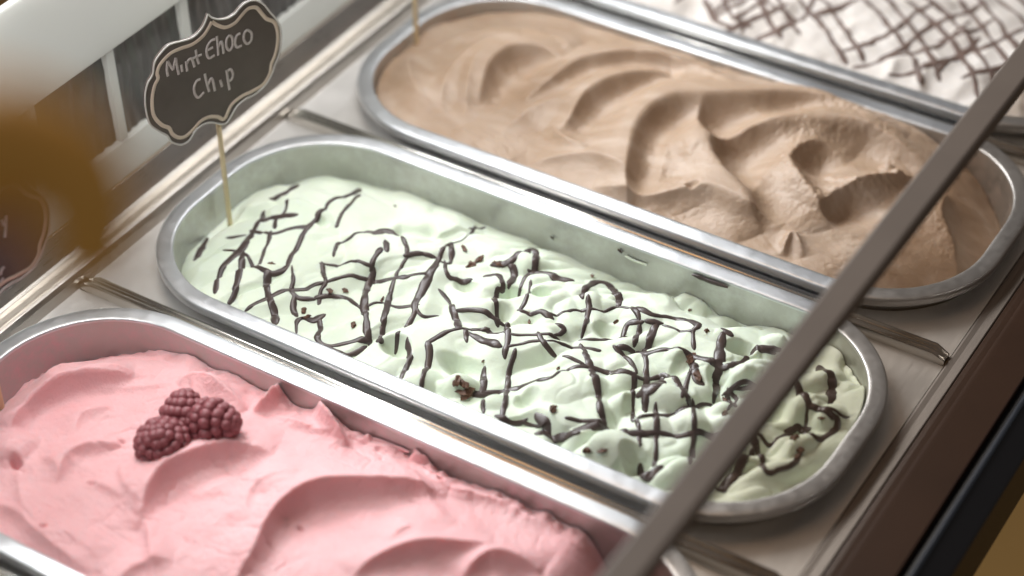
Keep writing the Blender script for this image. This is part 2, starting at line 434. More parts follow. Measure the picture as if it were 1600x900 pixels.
# ---------------------------------------------------------------- measured shapes (millimetres)
FEATS = {"mocha":[["ridge",[[-154.7,-35.2],[-155.1,-7.1],[-145.2,11.2],[-129.0,25.1],[-109.6,33.9],[-86.6,36.6],[-61.7,40.6]],4.42,18,9,0.3,0],
["ridge",[[-113.4,-46.7],[-122.1,-36.7],[-126.7,-23.8],[-128.3,-9.0],[-126.8,4.4],[-121.8,17.4],[-111.9,26.1]],4.42,9,5,0.5,0],
["ridge",[[-104.5,-41.3],[-112.7,-25.8],[-119.1,-10.6],[-121.4,4.0],[-118.3,16.8]],4.08,7,4,0.5,0],
["ridge",[[-121.0,-44.5],[-131.7,-40.7],[-142.0,-33.0],[-154.0,-20.8],[-162.6,-6.1]],3.74,10,4,0.4,0],
["ridge",[[-103.2,-30.4],[-108.2,-17.9],[-112.2,-5.8],[-113.0,3.7],[-110.9,12.5],[-104.8,18.9],[-96.2,22.4],[-83.8,22.0]],13.6,20,5,0.8,0],
["ridge",[[-83.0,-18.3],[-80.2,-10.9],[-76.9,-1.7],[-75.0,9.9],[-72.5,20.7],[-66.0,30.0],[-55.7,40.7],[-39.0,48.0],[-22.2,49.5]],11.05,16,3.6,0.6,0],
["ridge",[[-51.1,-31.8],[-51.8,-21.1],[-53.6,-10.8],[-53.7,-0.7],[-50.6,11.4],[-43.6,22.2],[-35.1,30.4],[-25.3,36.5]],14.45,16,5,0.8,0],
["ridge",[[7.9,-66.8],[-3.0,-50.6],[-10.0,-36.1],[-16.7,-20.9],[-19.4,-7.8],[-19.4,4.7],[-16.1,15.5],[-10.1,22.9],[3.2,30.1],[13.9,36.6],[30.7,47.9],[46.4,55.5],[59.5,57.1]],18.7,20,7,0.9,0],
["ridge",[[72.1,-50.2],[50.6,-36.5],[36.7,-26.7],[21.6,-12.3],[10.6,0.4],[3.0,13.1],[-0.4,26.2]],16.15,16,7,0.9,0.7],
["ridge",[[15.1,-23.3],[16.9,-13.9],[20.6,-2.8],[25.5,6.4],[34.2,19.0],[45.5,29.2],[57.9,37.4],[72.6,43.8],[86.4,46.0],[104.1,42.1],[122.2,36.5]],14.45,17,8,0.9,0.4],
["ridge",[[98.3,-30.0],[80.1,-16.5],[70.4,-8.7],[62.4,-0.7],[58.9,7.8],[61.3,19.3],[68.8,26.2],[82.9,24.6]],13.6,16,7.5,0.6,0.8],
["ridge",[[88.2,-25.1],[90.8,-8.9],[94.4,0.1],[101.5,10.1],[108.6,20.1],[115.4,31.2]],11.9,13,6,0.9,0.7],
["ridge",[[-15.2,-62.6],[2.3,-59.4],[16.1,-54.7],[27.7,-46.3],[40.8,-40.7],[57.7,-42.4],[79.2,-43.7]],7.65,14,4,0.5,0],
["ridge",[[-102.7,-52.9],[-90.4,-57.9],[-77.2,-64.6],[-61.2,-66.9]],3.4,12,4,0.3,0],
["ridge",[[-53.9,-60.1],[-39.7,-50.6],[-21.6,-45.4],[1.4,-49.1]],5.1,12,4,0.4,0],
["ridge",[[-60.9,-27.8],[-50.6,-36.4],[-41.5,-40.7],[-30.4,-42.4]],5.1,8,3.5,0.4,0],
["ridge",[[-81.1,-44.9],[-77.1,-32.5],[-73.1,-20.0],[-65.6,-12.9],[-56.8,-12.8]],3.74,12,5,0.4,0],
["ridge",[[-50.6,43.2],[-38.4,47.8],[-27.3,49.1],[-13.0,49.7],[12.6,39.1]],4.42,10,4,0.5,0],
["ridge",[[25.2,53.1],[45.0,58.5],[63.6,57.0],[81.8,53.0],[101.9,52.9]],5.1,12,5,0.4,0.7],
["ridge",[[-5.1,0.8],[1.9,-17.0],[8.2,-34.5],[15.3,-53.3]],4.25,8,9,0.2,0],
["ridge",[[53.6,2.2],[54.7,-15.9],[56.8,-30.5],[62.7,-47.1]],4.25,8,9,0.2,0],
["ridge",[[88.0,-59.0],[86.1,-51.7],[86.8,-46.2],[92.4,-50.7],[96.7,-55.2]],5.44,3,2.5,0.3,0.3],
["lump",[30.2,-42.9],4,3,20,-4],
["lump",[102.8,27.9],5,4,0,3.5],
["lump",[109.4,24.8],4,3,0,3],
["ridge",[[169.4,-30.5],[153.5,-6.6],[139.9,8.4],[134.5,29.0]],10.2,13,5,0.6,0.5]],"berry":[["ridge",[[-138.5,-17.9],[-139.6,-10.6],[-140.6,-4.1],[-140.3,3.3],[-136.5,12.4],[-130.6,20.2],[-123.5,28.2],[-114.2,37.1]],12.15,16,2.6,0.55,0],
["ridge",[[-143.8,9.4],[-143.4,16.1],[-142.2,21.9],[-136.7,27.9]],3.24,7,2.2,0.4,0],
["ridge",[[-131.0,19.0],[-126.7,28.7],[-118.9,36.0],[-107.1,42.0]],2.7,7,2.0,0.4,0.2],
["ridge",[[-123.5,21.8],[-117.7,28.1],[-109.8,32.0],[-103.4,37.7],[-98.1,44.6]],2.16,8,2.2,0.4,0.3],
["ridge",[[-60.2,48.5],[-75.6,50.9],[-86.1,51.9],[-93.1,50.4],[-95.7,44.2]],9.45,6,4,0.3,0.3],
["ridge",[[-57.4,49.2],[-54.8,55.4],[-54.5,61.9],[-56.5,69.0]],10.12,2.6,2.4,0.2,0.3],
["ridge",[[-9.1,53.9],[-19.8,57.9],[-27.9,61.8],[-36.0,68.6]],12.15,3.0,2.6,0.2,0.3],
["ridge",[[-50.1,52.8],[-39.6,52.9],[-27.9,53.0],[-17.5,54.9]],3.38,5,2.5,0.3,0.5],
["lump",[-11.2,63.8],8,4,0,4],
["lump",[2.0,63.9],9,4,0,4],
["lump",[20.8,64.1],5,2.5,20,5],
["ridge",[[-52.4,-33.8],[-55.1,-29.1],[-57.4,-24.1],[-60.7,-16.3],[-61.9,-5.5],[-57.2,4.9],[-50.8,16.5],[-44.4,25.0],[-30.9,31.1]],10.8,13,3.4,0.4,0],
["ridge",[[-58.7,-24.9],[-50.9,-29.8],[-42.3,-37.2],[-33.0,-46.9],[-26.6,-55.0]],4.32,10,2.4,0.5,0],
["ridge",[[-0.3,-38.9],[-0.9,-28.7],[-2.4,-18.9],[-5.6,-8.4],[-7.1,3.4],[-4.4,14.7],[2.0,23.1],[9.7,29.6],[21.1,37.7],[32.1,45.2],[44.9,49.8]],11.48,14,3.6,0.4,0],
["ridge",[[-14.4,-7.5],[-20.5,-1.6],[-24.3,4.2],[-25.1,10.3],[-21.8,17.6],[-11.8,26.4]],2.43,8,2.2,0.4,0],
["ridge",[[-18.2,7.9],[-19.5,12.1],[-16.9,16.2],[-10.8,19.9]],1.35,6,1.6,0.3,0],
["ridge",[[-111.1,-6.5],[-116.4,2.6],[-116.3,8.9],[-110.3,17.9]],2.97,9,2.2,0.5,0.2],
["ridge",[[-98.9,-31.5],[-104.2,-19.5],[-104.2,-12.7],[-99.0,-6.1],[-87.3,3.2]],4.86,11,2.8,0.6,0.2],
["ridge",[[-114.6,-22.5],[-109.5,-22.8],[-102.9,-25.5],[-98.6,-29.6]],1.89,8,2,0.3,0],
["lump",[-91.2,2.1],2.2,1.6,20,-3],
["lump",[-122.4,-30.8],3.2,2.8,0,-9],
["lump",[-85.7,-24.1],2.6,1.4,10,-2.5],
["lump",[-84.3,-54.7],2.2,1.5,10,-3],
["lump",[3.2,3.6],2,1.5,0,-2.5],
["lump",[-132.9,-24.4],15,11,40,5],
["lump",[-143.2,-14.9],12,8,40,4],
["lump",[-126.0,-28.8],7,6,40,3],
["ridge",[[-85.6,-27.5],[-82.7,-23.2],[-77.7,-22.8],[-68.4,-24.3]],2.16,7,1.6,0.5,0],
["ridge",[[-119.4,-33.9],[-109.1,-42.6],[-99.2,-49.7],[-88.4,-52.7]],2.16,8,2,0.4,0],
["ridge",[[-118.0,-51.4],[-99.9,-53.3],[-90.4,-56.3],[-81.9,-58.2],[-69.7,-60.1],[-50.1,-61.8]],5.67,12,3.5,0.35,0],
["ridge",[[-41.6,-62.7],[-40.5,-52.2],[-37.5,-46.8],[-28.4,-39.5]],3.51,9,3,0.4,0],
["ridge",[[-82.8,-58.8],[-78.2,-53.6],[-68.3,-51.5],[-54.5,-53.9]],2.03,10,3,0.3,0],
["ridge",[[38.2,-9.3],[40.3,-0.5],[44.7,6.8],[52.6,16.0],[63.7,24.1],[78.7,33.5]],7.43,10,2.8,0.4,0],
["ridge",[[75.4,13.5],[77.8,24.0],[81.5,29.0],[88.7,32.2],[101.4,33.9]],6.75,9,3,0.4,0],
["ridge",[[21.9,60.8],[35.4,55.5],[45.9,54.5],[56.1,57.4],[66.6,59.7],[78.8,59.1],[95.0,59.4]],4.73,7,3,0.3,0.3],
["ridge",[[57.7,36.6],[46.4,39.3],[35.8,45.9],[26.7,50.2],[16.4,50.7],[4.2,46.6]],3.38,12,4,0.3,0.3],
["ridge",[[41.7,12.7],[41.7,19.7],[44.0,25.1]],2.43,6,2,0.4,0],
["ridge",[[-82.9,-9.1],[-73.5,-17.6],[-64.0,-21.7],[-56.5,-23.6]],1.62,7,1.6,0.5,0],
["ridge",[[-48.5,-8.9],[-41.6,-1.4],[-36.5,8.3],[-29.5,15.9]],1.35,10,3,0.3,0],
["ridge",[[-25.1,-23.5],[-26.0,-14.5],[-22.5,-6.0],[-18.2,-1.8]],1.62,12,4,0.3,0],
["lump",[33.4,58.3],3,2,0,-2.5],
["lump",[37.6,55.8],2.4,1.6,0,-2],
["lump",[-4.2,2.6],2.5,1.5,0,-1.2]],"mint":[["ridge",[[-112.3,39.9],[-115.8,28.6],[-116.5,16.1],[-110.1,2.3]],2.5,16,6,0.3,0],
["lump",[-119.3,27.7],34,24,0,4],
["lump",[-85.7,2.7],22,14,20,4],
["ridge",[[-88.8,-39.5],[-84.2,-20.3],[-72.8,-5.0],[-53.1,-1.4]],2.5,14,5,0.4,0],
["ridge",[[-119.4,-19.1],[-114.8,-4.8],[-102.9,5.2],[-85.3,7.2]],2.5,12,5,0.4,0],
["ridge",[[-83.9,43.3],[-63.4,46.7],[-36.4,39.7],[-16.7,31.7]],2.5,12,5,0.4,0],
["ridge",[[-27.2,-39.0],[-32.2,-21.2],[-41.3,0.2],[-48.1,18.3]],2.2,10,6,0.4,0],
["lump",[-128.4,3.0],18,12,30,1.5],
["lump",[-110.1,-26.2],24,14,0,2],
["lump",[-63.4,21.9],18,14,0,3],
["lump",[-31.0,-44.1],7,9,60,-10],
["lump",[-111.2,8.7],4,3.5,0,-4],
["groove",[[-81.3,24.2],[-74.8,27.2],[-68.5,30.5],[-61.5,37.0]],5,5],
["lump",[-7.2,16.7],8,6,40,-8],
["lump",[6.1,21.5],6,5,0,-7],
["lump",[-0.9,0.7],6,6,0,-5],
["lump",[-28.0,11.3],9,5,0,-7],
["lump",[44.4,17.1],8,6,0,-7],
["lump",[-0.3,-37.2],14,7,0,-7],
["lump",[-15.5,-0.7],16,11,30,5],
["lump",[-12.6,39.5],13,9,30,4],
["lump",[31.0,32.9],9,7,0,4],
["lump",[6.4,-49.0],10,7,40,7],
["lump",[39.5,-44.4],6,7,0,-5],
["lump",[47.2,-27.6],20,14,30,4],
["lump",[69.8,-19.7],13,20,0,4],
["lump",[81.0,-23.9],5,12,30,-4],
["lump",[84.4,-53.0],18,10,15,6],
["lump",[98.6,-52.0],8,6,0,-7],
["lump",[91.4,-12.8],13,9,30,6],
["lump",[96.3,-27.8],12,8,30,4],
["lump",[77.8,11.8],13,10,40,4],
["lump",[86.5,11.5],5,8,0,-5],
["lump",[87.7,37.2],15,7,0,3.5],
["lump",[103.8,34.6],8,6,40,-8],
["lump",[117.0,23.2],19,8,70,8.5],
["lump",[104.8,11.8],6,10,40,-7],
["lump",[115.2,50.3],9,6,0,5],
["lump",[109.2,-13.9],15,9,60,5],
["lump",[144.5,9.1],17,6.5,65,8],
["lump",[150.9,-10.7],17,6.5,60,8],
["lump",[151.0,-33.8],18,8,60,7],
["lump",[142.1,28.6],15,7,60,5],
["lump",[156.6,12.6],11,7,60,4],
["lump",[137.6,-30.1],12,6,50,6],
["lump",[114.9,-47.9],15,8,50,7],
["lump",[135.4,4.4],8,11,60,-6],
["lump",[145.0,-16.5],7,9,60,-5],
["lump",[121.4,-27.3],8,9,60,-4],
["lump",[43.9,-7.3],12,9,30,3],
["lump",[64.4,-2.4],9,12,30,3],
["lump",[54.3,29.9],10,8,0,3],
["lump",[22.7,8.1],14,8,10,4],
["lump",[-9.4,-54.6],12,9,0,3],
["lump",[-61.1,-24.0],16,10,20,2],
["lump",[-69.7,-40.0],18,9,15,2],
["lump",[25.3,-53.0],9,7,0,3],
["lump",[54.6,-49.5],14,8,15,3]]}
STRANDS = [[3.58,[[-146.4,33.6],[-145.4,26.5],[-146.5,21.5],[-150.0,18.4]]],
[1.49,[[-138.7,16.3],[-134.8,9.6],[-136.0,3.9],[-131.4,-3.2]]],
[3.88,[[-148.4,8.9],[-142.8,1.5],[-139.7,4.6],[-134.6,6.0],[-128.0,8.0]]],
[2.69,[[-144.8,4.5],[-142.6,-6.0],[-136.2,-22.6],[-136.4,-32.3],[-135.0,-42.6],[-129.0,-52.9]]],
[1.19,[[-152.8,-13.4],[-146.1,-10.8]]],
[1.79,[[-143.2,-6.6],[-130.3,-8.4],[-123.5,-1.9],[-116.1,2.6]]],
[2.09,[[-120.8,50.8],[-115.9,37.9],[-115.4,25.8],[-116.5,19.1],[-114.8,7.7],[-115.6,1.9],[-112.4,-10.2],[-108.3,-23.3]]],
[1.19,[[-113.4,41.7],[-108.6,26.9],[-106.7,17.6],[-105.3,12.1]]],
[1.49,[[-130.3,-8.4],[-125.5,-18.5],[-121.1,-30.5]]],
[1.49,[[-93.1,-6.5],[-96.7,2.2],[-91.9,6.5],[-90.5,14.9],[-83.8,18.7]]],
[3.58,[[-85.8,17.5],[-83.9,21.6],[-77.3,21.7]]],
[2.39,[[-76.4,12.5],[-72.0,7.1]]],
[2.39,[[-74.2,4.8],[-72.1,-5.6]]],
[2.39,[[-167.0,-15.0],[-161.5,-26.3],[-159.2,-32.2]]],
[2.09,[[-143.8,-26.9],[-136.6,-25.9],[-127.7,-28.4],[-118.3,-32.6],[-110.8,-32.5],[-108.0,-25.0]]],
[2.39,[[-133.6,-25.8],[-128.9,-33.3],[-121.0,-46.7],[-120.2,-53.9]]],
[2.99,[[-112.1,-33.9],[-110.3,-37.9],[-99.9,-48.0],[-95.5,-51.1],[-90.2,-57.4]]],
[1.49,[[-104.6,-25.0],[-99.4,-31.3],[-97.6,-35.7]]],
[2.09,[[-106.5,-56.9],[-104.6,-51.8],[-101.2,-45.2],[-96.6,-37.6],[-91.2,-32.3],[-85.5,-25.9],[-80.4,-17.6],[-73.5,-11.7],[-65.2,-7.9],[-58.1,-4.5],[-54.2,-2.2]]],
[1.79,[[-95.6,-37.7],[-91.0,-39.0],[-85.5,-35.2]]],
[2.09,[[-92.4,-39.4],[-89.7,-44.5],[-85.5,-47.7]]],
[1.79,[[-94.3,-14.8],[-90.4,-19.4],[-84.8,-24.9],[-84.1,-29.9],[-81.5,-35.0]]],
[0.78,[[-94.4,-13.9],[-84.8,-8.8],[-73.7,-5.9]]],
[2.69,[[-70.4,-6.9],[-69.1,-13.0],[-60.3,-27.6],[-51.0,-39.2],[-44.7,-47.0]]],
[1.79,[[-83.6,-32.7],[-78.5,-28.2],[-71.8,-26.0],[-62.6,-29.5],[-59.4,-30.2]]],
[0.9,[[-58.9,-28.8],[-54.0,-22.3],[-48.5,-21.1],[-42.7,-16.5]]],
[2.09,[[-60.4,-1.3],[-56.5,-10.9],[-53.4,-18.0],[-47.7,-28.5],[-44.1,-36.3],[-39.3,-45.6]]],
[2.39,[[-78.4,-57.1],[-82.2,-51.5],[-80.9,-47.6],[-75.9,-46.8],[-73.7,-43.5]]],
[2.39,[[-73.1,-45.6],[-68.8,-50.8],[-64.0,-58.8],[-57.5,-59.1],[-52.2,-54.0],[-45.0,-46.6]]],
[1.79,[[-56.8,-60.0],[-49.8,-59.9],[-46.5,-57.1],[-44.4,-51.2]]],
[2.39,[[-34.8,-36.8],[-33.9,-40.6]]],
[2.39,[[-71.9,20.0],[-66.2,15.4],[-62.8,10.9]]],
[1.49,[[-62.8,10.9],[-57.8,16.9],[-52.0,18.5]]],
[1.19,[[-62.5,10.5],[-60.5,-1.2]]],
[2.69,[[-53.4,33.0],[-50.5,20.4],[-46.6,6.5],[-43.8,-3.8],[-41.0,-13.9],[-37.8,-19.6],[-36.5,-27.6]]],
[2.39,[[-53.1,33.7],[-45.2,21.8],[-48.0,18.7]]],
[1.79,[[-46.7,18.8],[-40.9,12.3],[-36.4,13.7],[-31.0,15.9]]],
[2.09,[[-54.3,-2.5],[-47.7,8.0],[-48.5,14.3]]],
[0.9,[[-52.2,35.3],[-49.5,42.0],[-54.2,56.4]]],
[1.19,[[-53.0,51.5],[-52.2,60.8]]],
[0.9,[[-49.9,-21.8],[-45.1,-20.0],[-40.0,-15.4]]],
[1.49,[[-38.6,-16.5],[-33.7,-18.7],[-29.6,-14.9]]],
[2.69,[[-36.9,1.0],[-30.0,-2.2],[-21.2,-10.2],[-14.0,-18.9]]],
[1.49,[[-22.0,-8.0],[-11.1,-5.9],[-5.1,-5.0],[0.9,-5.1]]],
[2.39,[[-24.2,21.3],[-20.0,24.4],[-13.4,17.3],[-13.8,12.6],[-5.0,-1.1],[-0.8,-5.6]]],
[2.99,[[-26.4,31.0],[-20.6,33.8],[-18.6,39.5],[-20.3,52.9],[-15.5,51.9],[-7.8,37.3],[-7.6,30.4],[-6.5,22.3]]],
[2.69,[[-7.7,34.9],[-1.1,37.5],[5.7,37.3],[11.1,39.5]]],
[2.39,[[-17.8,32.7],[-15.0,31.5],[-11.8,21.1]]],
[1.49,[[-3.2,26.8],[2.1,15.1],[3.4,7.6]]],
[1.79,[[4.4,6.2],[10.5,7.9],[14.7,9.6],[19.4,8.4]]],
[1.19,[[17.1,10.1],[21.4,11.6],[26.7,20.1],[35.7,26.9],[41.2,32.9],[48.5,33.6]]],
[3.58,[[24.9,28.5],[20.9,36.4],[19.0,48.7],[24.6,52.7],[35.8,41.2],[40.4,34.4]]],
[2.39,[[27.9,27.8],[31.6,21.6],[36.5,8.0]]],
[1.49,[[37.8,5.8],[46.5,10.7],[52.8,17.3]]],
[1.79,[[-19.1,-34.2],[-16.2,-24.6],[-11.6,-17.5],[-3.9,-11.2]]],
[1.79,[[-10.6,-18.0],[-6.9,-22.6]]],
[2.69,[[-7.1,-18.4],[0.1,-19.3],[9.7,-20.9]]],
[1.49,[[-2.7,-10.9],[9.0,-12.5],[18.1,-8.4],[28.3,-2.0]]],
[2.39,[[3.5,-4.1],[11.0,-15.7],[14.6,-23.4]]],
[1.19,[[14.4,-19.0],[19.6,-12.9],[25.0,-9.1]]],
[1.79,[[25.3,5.1],[28.4,4.4],[27.7,0.1]]],
[2.39,[[21.9,-6.1],[26.6,-9.5],[32.2,-10.5]]],
[1.79,[[28.5,-7.4],[35.1,-2.5],[46.9,3.5]]],
[2.09,[[-28.0,-38.8],[-23.3,-43.7],[-17.1,-60.2]]],
[2.39,[[-19.1,-36.1],[-14.6,-41.9],[-5.7,-61.5]]],
[2.09,[[17.8,-20.4],[19.2,-27.8],[24.8,-37.7],[34.2,-55.3],[36.6,-61.5]]],
[2.09,[[15.4,-46.9],[21.8,-41.0],[30.4,-34.4],[43.9,-31.6],[44.8,-16.5],[57.6,-8.4],[70.7,-5.3]]],
[2.39,[[44.8,-3.7],[52.2,-11.0],[63.6,-25.0],[71.7,-35.7],[76.3,-40.3]]],
[1.49,[[38.9,-10.9],[47.7,-10.8]]],
[2.39,[[9.9,-33.6],[13.8,-40.5],[16.1,-46.1]]],
[4.18,[[14.9,-49.1],[19.1,-44.8]]],
[2.09,[[71.1,-6.0],[85.2,-30.6]]],
[1.49,[[24.8,-57.2],[26.8,-60.3]]],
[1.79,[[52.0,18.8],[51.0,24.8],[55.9,27.0]]],
[2.39,[[48.4,33.5],[55.9,27.0],[60.0,14.3]]],
[3.58,[[59.4,28.8],[63.9,30.9]]],
[2.69,[[62.9,29.3],[65.5,18.0],[66.1,13.7],[71.5,5.2],[80.6,-12.3],[86.7,-21.9]]],
[2.69,[[51.3,33.9],[58.4,32.7],[64.0,36.4],[72.8,38.8],[81.5,35.2],[81.3,31.0],[85.9,23.9]]],
[1.49,[[67.5,30.2],[76.0,30.5],[80.2,31.9]]],
[2.39,[[56.0,9.3],[61.5,11.8],[68.4,12.9],[75.3,16.0],[82.8,18.0],[90.1,18.4],[97.4,18.3]]],
[4.18,[[92.4,39.2],[96.3,37.7]]],
[4.18,[[93.8,35.3],[96.9,27.4],[100.9,18.8],[101.8,14.1],[107.0,3.0]]],
[2.09,[[96.7,19.7],[104.2,19.4],[108.0,26.2],[109.5,37.5],[115.9,41.8]]],
[3.28,[[108.8,39.0],[116.9,44.8]]],
[2.09,[[63.5,-9.2],[72.0,-4.6],[80.5,4.8],[90.8,-0.9],[96.4,-4.6]]],
[1.79,[[71.3,-5.5],[79.6,-21.1]]],
[3.88,[[81.5,3.0],[86.0,-12.3],[80.7,-16.8]]],
[1.79,[[89.2,17.8],[93.4,4.4],[97.8,-9.5]]],
[2.69,[[85.7,17.5],[88.6,16.8],[96.6,6.4],[99.7,5.0]]],
[1.79,[[39.6,1.5],[47.9,-6.1],[58.6,-20.0]]],
[1.49,[[110.6,7.6],[116.2,10.1],[121.4,16.7]]],
[1.49,[[111.9,7.2],[118.1,1.0]]],
[1.79,[[54.3,7.8],[62.3,4.9],[70.2,-2.4]]],
[2.39,[[63.6,-48.7],[69.7,-44.7],[77.2,-40.9],[87.6,-41.2]]],
[1.79,[[87.4,-31.4],[94.5,-24.8],[100.9,-14.8],[105.9,-1.1],[117.3,-0.8]]],
[1.79,[[91.0,-20.8],[98.2,-33.6],[106.7,-49.7]]],
[1.79,[[102.2,-8.1],[111.3,-24.0],[119.0,-42.7]]],
[2.39,[[88.6,-42.0],[99.3,-33.4],[108.3,-28.1],[115.6,-19.5],[124.6,-14.6]]],
[1.79,[[88.5,-32.4],[96.3,-45.0]]],
[2.09,[[75.3,-2.2],[86.7,-22.6]]],
[1.79,[[91.5,-1.9],[98.4,-8.0],[101.1,-8.4]]],
[2.99,[[34.9,-60.3],[40.1,-58.7],[44.2,-55.3]]],
[1.49,[[45.5,-55.5],[51.6,-54.3]]],
[3.88,[[49.9,-51.6],[55.7,-53.0],[55.9,-56.3]]],
[3.28,[[55.5,-60.5],[61.7,-55.7],[70.3,-53.9]]],
[2.69,[[69.2,-52.0],[72.5,-47.4],[77.2,-40.9]]],
[3.88,[[101.3,-51.4],[107.7,-56.7],[109.9,-51.4]]],
[2.39,[[137.6,22.4],[146.8,12.8],[153.1,12.0],[159.1,11.3],[161.8,11.0],[162.4,5.4],[159.8,-1.3],[155.5,-2.0],[151.2,5.3]]],
[1.49,[[146.2,13.9],[151.7,4.3]]],
[2.69,[[144.6,-0.1],[147.0,4.5],[151.5,4.6]]],
[1.49,[[137.4,-11.6],[143.2,-11.3],[145.8,0.1]]],
[2.39,[[134.7,-13.2],[143.4,-23.6],[150.3,-33.1],[153.7,-31.0]]],
[4.78,[[137.7,47.2],[150.0,31.4],[153.8,20.7]]],
[1.19,[[155.9,13.0],[162.3,14.5],[164.1,15.9]]],
[3.88,[[136.0,-46.3],[138.8,-36.5],[137.5,-20.2]]],
[1.49,[[111.2,7.5],[116.7,6.2],[117.5,-3.7]]],
[1.79,[[112.1,7.8],[120.9,16.3]]],
[1.79,[[153.7,-31.0],[157.2,-24.3],[156.7,-13.5]]],
[1.79,[[127.0,-14.0],[134.2,-12.2]]]]
STRANDS_WHITE = [[2.5,[[-50.4,-45.0],[-38.3,-56.0],[-25.4,-60.9]]],
[2.5,[[-29.0,-25.0],[-9.4,-45.7],[0.3,-53.4]]],
[2.5,[[-4.6,-20.1],[11.6,-28.5],[28.0,-44.6],[41.1,-56.9]]],
[2.5,[[26.8,-2.7],[41.0,-11.3],[60.0,-28.1],[78.5,-47.7],[83.9,-56.6]]],
[2.5,[[45.8,9.9],[67.3,1.3],[92.6,-21.8],[114.9,-53.0]]],
[2.5,[[70.8,25.5],[87.7,12.7],[106.5,-6.1],[119.2,-17.5],[132.0,-29.5]]],
[2.5,[[88.5,38.5],[109.4,23.8],[131.3,6.1]]],
[2.5,[[-39.3,-54.3],[-33.8,-45.0],[-30.8,-33.3]]],
[2.5,[[-20.1,-59.4],[-20.6,-50.1],[-15.3,-40.2],[-9.9,-27.3]]],
[2.5,[[46.4,-35.6],[52.5,-20.8],[53.9,2.3],[59.1,12.7]]],
[2.5,[[88.5,-45.6],[90.8,-17.5],[101.2,-6.6],[111.7,18.0]]],
[2.5,[[37.0,-48.7],[47.4,-37.7]]],
[2.5,[[57.0,-46.1],[67.5,-38.6],[78.8,-16.0],[83.2,10.0]]],
[2.5,[[65.0,-0.0],[76.8,15.3],[83.7,28.4]]],
[2.5,[[102.6,-43.6],[110.6,-30.2],[117.8,-14.1],[127.6,1.7]]],
[2.5,[[6.7,-24.6],[14.9,-17.6],[23.1,-4.2]]],
[2.5,[[-42.5,-38.6],[-29.3,-52.1],[-18.2,-53.2]]],
[2.5,[[-21.0,-18.6],[-2.4,-37.5],[7.3,-45.2]]],
[2.5,[[2.5,-11.8],[19.5,-22.2],[35.8,-38.4],[48.7,-50.8]]],
[2.5,[[33.5,6.7],[47.4,-1.0],[66.5,-18.5],[86.6,-43.2],[90.6,-48.3]]],
[2.5,[[53.6,16.8],[75.1,7.6],[100.4,-16.2],[121.3,-43.8]]],
[2.5,[[78.8,31.8],[95.8,17.9],[114.7,-1.5],[127.1,-12.4],[138.9,-21.6]]],
[2.5,[[95.6,47.5],[116.4,32.7],[138.0,15.8]]],
[2.5,[[-27.4,-65.3],[-22.6,-54.8],[-18.7,-45.1]]],
[2.5,[[-10.5,-66.1],[-10.0,-58.8],[-3.7,-51.3],[0.2,-35.3]]],
[2.5,[[57.0,-46.1],[63.8,-33.4],[64.9,-9.8],[68.8,4.4]]],
[2.5,[[47.3,-58.0],[57.9,-48.2]]],
[2.5,[[67.9,-57.7],[77.7,-49.0],[90.2,-30.0],[93.9,-2.1]]],
[2.5,[[76.4,-13.5],[88.1,1.6],[94.2,17.0]]]]
CHIPS = [[2.6,-116.0,-26.5],[3.1,-80.8,-27.4],[3.1,-75.7,-22.5],[3.1,-83.8,-43.8],[3.1,-55.5,-43.1],[2.1,-55.4,-20.4],[3.1,-79.7,-46.7],[3.6,-44.9,32.9],[4.6,-35.3,24.6],[4.1,-34.7,31.1],[4.1,-24.4,31.3],[2.6,86.6,33.8],[4.6,87.5,16.5],[2.6,44.2,25.3],[4.1,96.8,7.0],[4.1,88.1,17.5],[4.6,55.4,-48.1],[4.1,80.2,-61.4],[3.1,86.5,-58.7],[1.5,7.2,-30.4],[4.6,10.1,-50.5],[4.6,7.1,-51.7],[5.7,12.5,-52.2],[4.1,10.1,-53.5],[2.1,13.9,55.1],[1.3,-95.1,46.5],[2.1,33.8,66.8],[2.1,65.6,57.8],[3.6,156.1,-12.5],[3.6,156.6,-15.7],[3.1,152.1,-9.5],[3.1,117.7,-7.3],[2.6,156.2,8.1],[2.6,111.1,5.7],[2.1,10.4,3.9],[1.5,38.6,-16.7]]
BERRIES = [[-74.1, -155.2, 2.0], [-62.6, -135.4, 4.0], [-76.8, -137.3, 3.0]]
